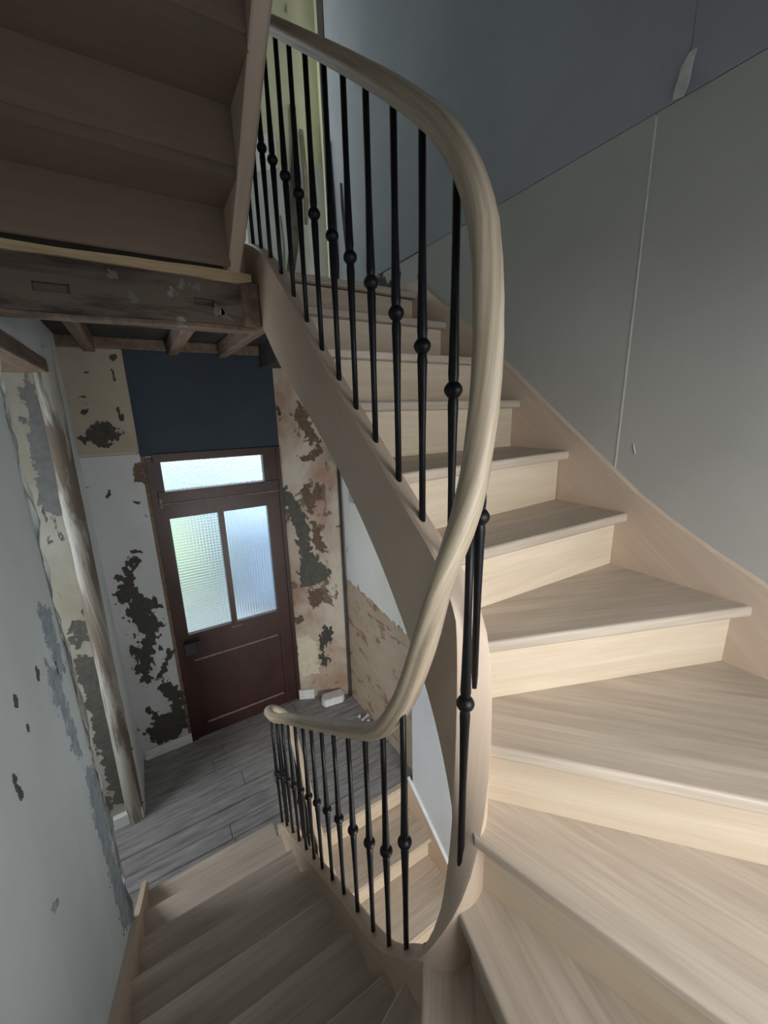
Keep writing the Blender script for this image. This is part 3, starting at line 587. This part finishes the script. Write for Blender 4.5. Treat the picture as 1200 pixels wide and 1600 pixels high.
def rail_sweep(name, s0, s1, mat, parent):
    V, F, UV = [], [], []; ss = samples(s0, s1); n = len(RAILP); acc = 0; prev = None
    pts = []
    for s in ss: p, t, _ = at(s); pts.append(Vector((p.x, p.y, z_rail(s))))
    per = [0]
    for k in range(n): per.append(per[-1]+math.dist(RAILP[k], RAILP[(k+1) % n]))
    for i, s in enumerate(ss):
        a, b = pts[max(0, i-1)], pts[min(len(pts)-1, i+1)]; T = (b-a).normalized()
        _, t, _ = at(s); side = Vector((t.y, -t.x, 0)); up = side.cross(T)
        if up.z < 0: up = -up
        if i: acc += (pts[i]-pts[i-1]).length
        fade = 1.0
        for (x, z) in RAILP:
            q = pts[i]+side*x*fade+up*z*fade; V.append(q); 
        UV += [(acc, per[k]) for k in range(n)]
    for i in range(len(ss)-1):
        for k in range(n):
            a, b = i*n+k, i*n+(k+1) % n; F.append((a, b, b+n, a+n))
    F.append(tuple(range(n))); F.append(tuple(range(len(V)-n, len(V))))
    return obj(name, mesh(name, V, F, UV, True), mat, parent)

# ------------------------------------------------------------------ the staircase: treads, risers, strings
stair = thing('staircase', 'pale oak winding staircase rising from the hall to the upper landing', 'staircase', (0.495, 1.0, 0.0))
cellar = thing('cellar_stair', 'oak stair going down to the cellar behind the lower balusters', 'staircase', (1.0, 2.18, 0.0))
nextf = thing('upper_stair', 'dark oak stair flight seen from below, over the old beam', 'staircase', (0.05, 1.85, 3.6))
LXI, LXO = 0.415, -0.352                 # lower flight: inner / outer ends
UXI, UXO = 0.575, 1.352
nos = {}                                 # step k: inner and outer end of the nosing line
for k, y in ((1, 2.327), (2, 2.067), (3, 1.800), (4, 1.527), (5, 1.253), (6, 0.985), (7, 0.735)): nos[k] = ((LXI, y), (LXO, y))
nos[8] = ((0.415, 0.618), (LXO, 0.349))
nos[9] = ((0.425, 0.564), (LXO, -0.405))
nos[10] = ((0.470, 0.515), (0.25, -0.46))
nos[11] = ((0.502, 0.480), (0.754, -0.46))
nos[12] = ((0.555, 0.517), (1.352, -0.367))
nos[13] = ((0.575, 0.612), (UXO, 0.317))
nos[14] = ((0.575, 0.690), (UXO, 0.668))
nos[15] = ((UXI, 0.850), (UXO, 0.901))
for k, y in ((16, 1.138), (17, 1.372), (18, 1.608), (19, 1.849)): nos[k] = ((UXI, y), (UXO, y))
YBK = YB+0.028
nos[9] = ((0.425, 0.564), (-0.352, -0.405))
extra = {9: [(LXO, YBK)], 11: [(UXO, YBK)]}       # corner points on the outer side between line k and k+1
nos[10] = ((0.470, 0.515), (0.245, YBK)); nos[11] = ((0.505, 0.480), (0.815, YBK))
def inner_between(k):
    return {9: [], 10: [(0.49, 0.52)], 11: [(0.53, 0.52)], 8: []}.get(k, [])
def shift(a, b, d):
    """move the segment a-b by d towards the climbing side"""
    t = Vector((b[0]-a[0], b[1]-a[1])).normalized(); n = Vector((-t.y, t.x))
    return n*d, t
def up_normal(k):
    a, b = nos[k]; t = Vector((b[0]-a[0], b[1]-a[1])).normalized()
    n = Vector((-t.y, t.x)); return -n if True else n
def climb_dir(k):
    a, b = Vector(nos[k][0]), Vector(nos[k][1]); t = (b-a).normalized(); n = Vector((-t.y, t.x))
    # the path climbs: lower flight towards -y, turn through +x, upper flight towards +y
    ref = Vector((0, -1)) if k <= 9 else (Vector((1, 0)) if k <= 11 else Vector((0, 1)))
    return n if n.dot(ref) > 0 else -n
def build_tread(k, parent, mat='oak_tread', name='tread', zk=None, front=None, back=None, corner=(), inner=()):
    """front/back: nosing lines (inner, outer); board 32 mm with a rounded nosing"""
    a, b = Vector(front[0]), Vector(front[1]); t = (b-a).normalized(); n = Vector((-t.y, t.x))
    c, d = Vector(back[0]), Vector(back[1])
    mid = (c+d)/2-(a+b)/2
    if n.dot(mid) < 0: n = -n
    pts = [a, b]+[Vector(q) for q in corner]+[d, c]+[Vector(q) for q in inner]
    loc = [((q-a).dot(t), (q-a).dot(n)) for q in pts]
    th = 0.032; nn = len(loc)
    me = prism('tread', loc, -th, 0.0)
    bm = bmesh.new(); bm.from_mesh(me)
    es = [e for e in bm.edges if all(abs(v.co.y) < 1e-4 for v in e.verts) and abs(e.verts[0].co.z-e.verts[1].co.z) < 1e-5]
    bmesh.ops.bevel(bm, geom=es, offset=0.009, segments=4, affect='EDGES', profile=0.5)
    bm.to_mesh(me); bm.free()
    mw = Matrix(((t.x, n.x, 0, a.x), (t.y, n.y, 0, a.y), (0, 0, 1, zk), (0, 0, 0, 1)))
    o = obj(name, me, mat, parent); o.matrix_basis = mw; return o
def build_riser(front, nrm, z0, z1, parent, mat='oak_riser', setback=0.038, name='riser', th=0.018):
    a, b = Vector(front[0]), Vector(front[1]); t = (b-a).normalized(); n = Vector(nrm)
    L = (b-a).length
    me = bev_box('riser', 0, L, 0, th, 0, z1-z0, 0.0008)
    # coordinates: x along board, y (board face height) for grain
    o = obj(name, me, mat, parent)
    p = a+n*setback
    o.matrix_basis = Matrix(((t.x, n.x, 0, p.x), (t.y, n.y, 0, p.y), (0, 0, 1, z0), (0, 0, 0, 1)))
    return o
for k in range(1, 19):
    n = climb_dir(k+1) if k < 19 else None
    nb = nos[k+1]; back = tuple((q[0]+n.x*0.052, q[1]+n.y*0.052) for q in nb)
    cor = extra.get(k, [])
    build_tread(k, stair, zk=k*RISE, front=nos[k], back=back, corner=cor, inner=inner_between(k))
for k in range(1, 20):
    n = climb_dir(k); z0 = (k-1)*RISE if k > 1 else 0.0
    build_riser(nos[k], (n.x, n.y), z0, k*RISE-0.032, stair)
# landing nosing board
build_tread(19, stair, zk=19*RISE, front=nos[19], back=((UXI, 1.93), (UXO, 1.93)))
inner_string = sweep('inner_string', s_low(2.13), s_up(YHI), string_section, 'oak_string', stair)
# wall strings
def wall_string(name, pts_top, pts_bot, x0, x1, mat, parent):
    pts = pts_top+pts_bot[::-1]; n = len(pts)
    V = [(x0, y, z) for y, z in pts]+[(x1, y, z) for y, z in pts]
    F = [(i, i+1, len(pts)-2-i, len(pts)-1-i) for i in range(len(pts_top)-1)]
    F += [tuple(n+j for j in f) for f in F]
    F += [(i, (i+1) % n, n+(i+1) % n, n+i) for i in range(n)]
    UV = []
    for y, z in pts: UV.append((0.78*y+0.62*z, -0.62*y+0.78*z))
    return obj(name, mesh(name, V, F, UV*2), mat, parent)
ut = [(YB+0.002, 2.02), (-0.25, 2.18), (0.0, 2.345), (0.15, 2.44), (0.295, 2.531), (0.429, 2.596), (0.550, 2.664), (0.652, 2.73), (0.740, 2.80), (0.95, 2.965), (1.165, 3.138), (1.50, 3.40), (1.835, 3.655), (1.93, 3.665)]
wall_string('wall_string', ut, [(y, z-(0.36 if y > 0.5 else 0.45)) for y, z in ut], 1.352, 1.3795, 'oak_string', stair)
lt = [(2.36, 0.235), (1.80, 0.64), (1.253, 1.03), (0.985, 1.22), (0.735, 1.415), (0.45, 1.60), (0.1, 1.72), (-0.3, 1.84), (YB+0.002, 1.90)]
wall_string('wall_string', lt, [(y, max(-0.02, z-0.34)) for y, z in lt], XL+0.0005, LXO, 'oak_string', stair)
V, F = box_data(LXO, UXO, YB+0.001, YBK, 1.45, 2.16)
obj('wall_string', mesh('wall_string', V, F, [(v[0], v[2]) for v in V]), 'oak_string', stair)

# cellar flight going down towards the camera
CR, CG = 0.205, 0.33
for k in range(0, 6):
    y = 2.185-CG*k
    if k: build_tread(0, cellar, zk=-CR*k, front=((0.575, y), (1.478, y)), back=((0.575, y+CG+0.04), (1.478, y+CG+0.04)))
    else: build_tread(0, cellar, zk=0.0, front=((0.575, y), (1.478, y)), back=((0.575, y+0.047), (1.478, y+0.047)))
    build_riser(((0.575, y), (1.478, y)), (0, 1), -CR*(k+1), -CR*k-0.032, cellar)
sweep('inner_string', s_cel(0.6), s_low(2.135), string_section, 'oak_string', cellar)
ct = [(2.17, 0.075), (1.9, -0.09), (1.5, -0.34), (1.0, -0.655), (0.6, -0.905)]
wall_string('wall_string', ct, [(y, z-0.36) for y, z in ct], 1.478, 1.498, 'oak_string', cellar)
wall_string('string_cap', [(y, z+0.018) for y, z in ct], ct, 1.476, 1.4995, 'white_paint', cellar)

# flight above, seen from below
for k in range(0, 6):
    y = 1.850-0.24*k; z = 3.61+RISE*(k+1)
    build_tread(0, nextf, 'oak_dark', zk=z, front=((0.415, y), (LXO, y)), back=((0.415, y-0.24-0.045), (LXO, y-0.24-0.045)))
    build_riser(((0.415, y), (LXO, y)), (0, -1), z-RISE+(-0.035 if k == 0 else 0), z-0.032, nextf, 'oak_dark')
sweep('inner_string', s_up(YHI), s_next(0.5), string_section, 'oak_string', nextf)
nt_ = [(1.95, 3.76), (1.7, 3.985), (0.5, 4.93)]
wall_string('wall_string', nt_, [(1.95, 3.57), (1.7, 3.70), (0.5, 4.65)], XL+0.0005, LXO, 'oak_string', nextf)

# ------------------------------------------------------------------ balustrade
bal = thing('balustrade', 'continuous pale oak handrail on black iron balusters round the stairwell', 'balustrade', (0.495, 0.51, 2.02))
rail_sweep('handrail', s_cel(0.65), s_next(0.55), 'oak_rail', bal)
def lathe(prof, n=12):
    V, F = [], []
    for r, z in prof:
        for k in range(n): a = 2*math.pi*k/n; V.append((r*math.cos(a), r*math.sin(a), z))
    for i in range(len(prof)-1):
        for k in range(n): F.append((i*n+k, i*n+(k+1) % n, (i+1)*n+(k+1) % n, (i+1)*n+k))
    F.append(tuple(range(n))[::-1]); F.append(tuple(range((len(prof)-1)*n, len(prof)*n)))
    return V, F
bar_cache = {}
def bar_mesh(L):
    key = round(L, 2)
    if key not in bar_cache:
        m = L*0.49
        prof = [(0.0078, -0.03), (0.0078, m-0.20), (0.0085, m-0.15), (0.0102, m-0.06), (0.0112, m-0.03), (0.0100, m-0.017), (0.0085, m-0.012), (0.0085, m+0.012), (0.0100, m+0.017), (0.0112, m+0.03), (0.0102, m+0.06), (0.0085, m+0.15), (0.0078, m+0.20), (0.0078, L)]
        bar_cache[key] = mesh('baluster', *lathe(prof), smooth=True)
    return bar_cache[key]
knop_me = mesh('knop', *lathe([(0.0085, -0.0155), (0.012, -0.014), (0.0165, -0.008), (0.0187, -0.003), (0.0187, 0.003), (0.0165, 0.008), (0.012, 0.014), (0.0085, 0.0155)], 16), smooth=True)
def baluster(s):
    p, t, _ = at(s); zb = z_top(s)-0.002; L = z_rail(s)-0.012-zb
    o = obj('baluster', bar_mesh(L), 'iron', bal); o.location = (p.x, p.y, zb); o.rotation_euler = (0, 0, random.uniform(0, 1))
    kn = bpy.data.objects.new('knop', knop_me); COL.objects.link(kn); kn.parent = o; kn.location = (0, 0, L*0.49)
    if not knop_me.materials: knop_me.materials.append(M['iron'])
SB = [s_cel(y) for y in (1.10, 1.24, 1.38, 1.52, 1.66, 1.80, 1.94, 2.07)]
SB += [starts[1]+0.095]
SB += [s_low(y) for y in (2.09, 1.965, 1.835, 1.71, 1.583, 1.46, 1.345, 1.222, 1.10, 0.976, 0.856, 0.752, 0.655)]
SB += [s_near(88), s_near(152)]
SB += [s_up(y) for y in (0.635, 0.738, 0.838, 0.949, 1.056, 1.160, 1.277, 1.391, 1.50, 1.615, 1.725, 1.84, 1.95)]
SB += [starts[5]+0.095]+[s_next(y) for y in (1.93, 1.80, 1.67, 1.54, 1.41, 1.28, 1.15, 1.02)]
for s in SB: baluster(s)

# ------------------------------------------------------------------ small things
pp = tag(obj('corner_pipe', mesh('corner_pipe', *lathe([(0.016, 0.0), (0.017, 0.02), (0.013, 0.05), (0.013, 3.45)], 10), smooth=True), 'pipe'), 'thin dark vertical pipe in the hall corner right of the door', 'pipe'); pp.location = (1.575, 3.402, 0.0)
blk = [(0.0, -0.06), (0.20, -0.07), (0.235, -0.02), (0.225, 0.05), (0.02, 0.06), (-0.02, 0.0)]
me = prism('plaster_block', blk, 0.0, 0.085)
bm = bmesh.new(); bm.from_mesh(me); bmesh.ops.bevel(bm, geom=bm.edges[:], offset=0.008, segments=2, affect='EDGES'); 
for v in bm.verts: v.co += Vector((random.uniform(-.003, .003), random.uniform(-.003, .003), random.uniform(0, .003)))
bm.to_mesh(me); bm.free()
b1 = tag(obj('plaster_block', me, 'white_block'), 'white plaster block lying on the hall floor right of the door', 'block'); b1.location = (1.27, 3.435, 0.0); b1.rotation_euler = (0, 0, -0.1)
chips = [(1.60, 3.02, 0.10, 0.4), (1.575, 2.96, 0.085, 0.2), (1.545, 2.88, 0.03, 1.2), (1.56, 3.07, 0.035, 0.9), (1.57, 2.83, 0.022, 0.1)]
cl = ['long thin white rubble sliver nearest the tan hall wall', 'thin white rubble sliver beside the longest one on the hall floor', 'small white rubble crumb in front of the slivers', 'small rubble crumb behind the white slivers', 'smallest rubble crumb on the hall floor by the tan wall']
for (x, y, L, a), lab in zip(chips, cl):
    o = tag(obj('rubble_chip', bev_box('rubble_chip', -L/2, L/2, -0.012, 0.012, 0, 0.018, 0.004), 'white_block'), lab, 'rubble', 'rubble on the hall floor'); o.location = (x-0.05, y, 0.0); o.rotation_euler = (0, 0, a)
# torn wallpaper strips hanging in the landing corner
def hanging(pts, w, mat, lab):
    V, F = [], []
    for i, p in enumerate(pts):
        tw = 0.6*math.sin(i*1.3); ww = w*(0.35+0.65*math.sin(math.pi*min(1, (i+0.6)/len(pts)))) ; dx, dy = ww*math.cos(tw), ww*math.sin(tw)*0.6
        for (sx, off) in ((-1, 0), (1, 0), (1, 0.004), (-1, 0.004)): V.append((p[0]+sx*dx/2, p[1]+sx*dy/2+off, p[2]))
    for i in range(len(pts)-1):
        for k in range(4): a, b = i*4+k, i*4+(k+1) % 4; F.append((a, b, b+4, a+4))
    F += [(0, 1, 2, 3), tuple(range(len(V)-4, len(V)))]
    tag(obj('torn_wallpaper_strip', mesh('torn_wallpaper_strip', V, F), mat), lab, 'wallpaper', 'torn wallpaper in the landing corner')
def ppts(*a): return list(a)
def fw(x, z, y=3.655): return (x*1.215, y, EYE+(z-EYE)*1.215)
hanging([fw(1.20, 4.98), fw(1.20, 4.75), fw(1.18, 4.55), fw(1.16, 4.35), fw(1.14, 4.15), fw(1.10, 3.95), fw(1.09, 3.78)], 0.095, 'rag', 'widest dark torn wallpaper strip hanging behind the upper balusters')
hanging([fw(1.25, 4.86), fw(1.265, 4.6), fw(1.26, 4.45), fw(1.245, 4.30)], 0.05, 'rag_light', 'short pale torn strip beside the widest dark one')
hanging([(1.375, 2.70, 4.45), (1.372, 2.69, 4.3), (1.37, 2.66, 4.15), (1.372, 2.64, 4.0), (1.372, 2.61, 3.85)], 0.03, 'rag_light', 'thin torn strip hanging between the two dark ones')
hanging([(1.37, 2.84, 4.75), (1.368, 2.83, 4.45), (1.36, 2.82, 4.25), (1.355, 2.80, 4.05), (1.355, 2.80, 3.88)], 0.075, 'rag', 'dark torn strip hanging at the edge of the plasterboard')
hanging([fw(1.06, 4.32), fw(1.07, 4.15), fw(1.06, 4.0), fw(1.05, 3.85)], 0.022, 'rag_light', 'narrowest pale torn strip left of the widest dark one')
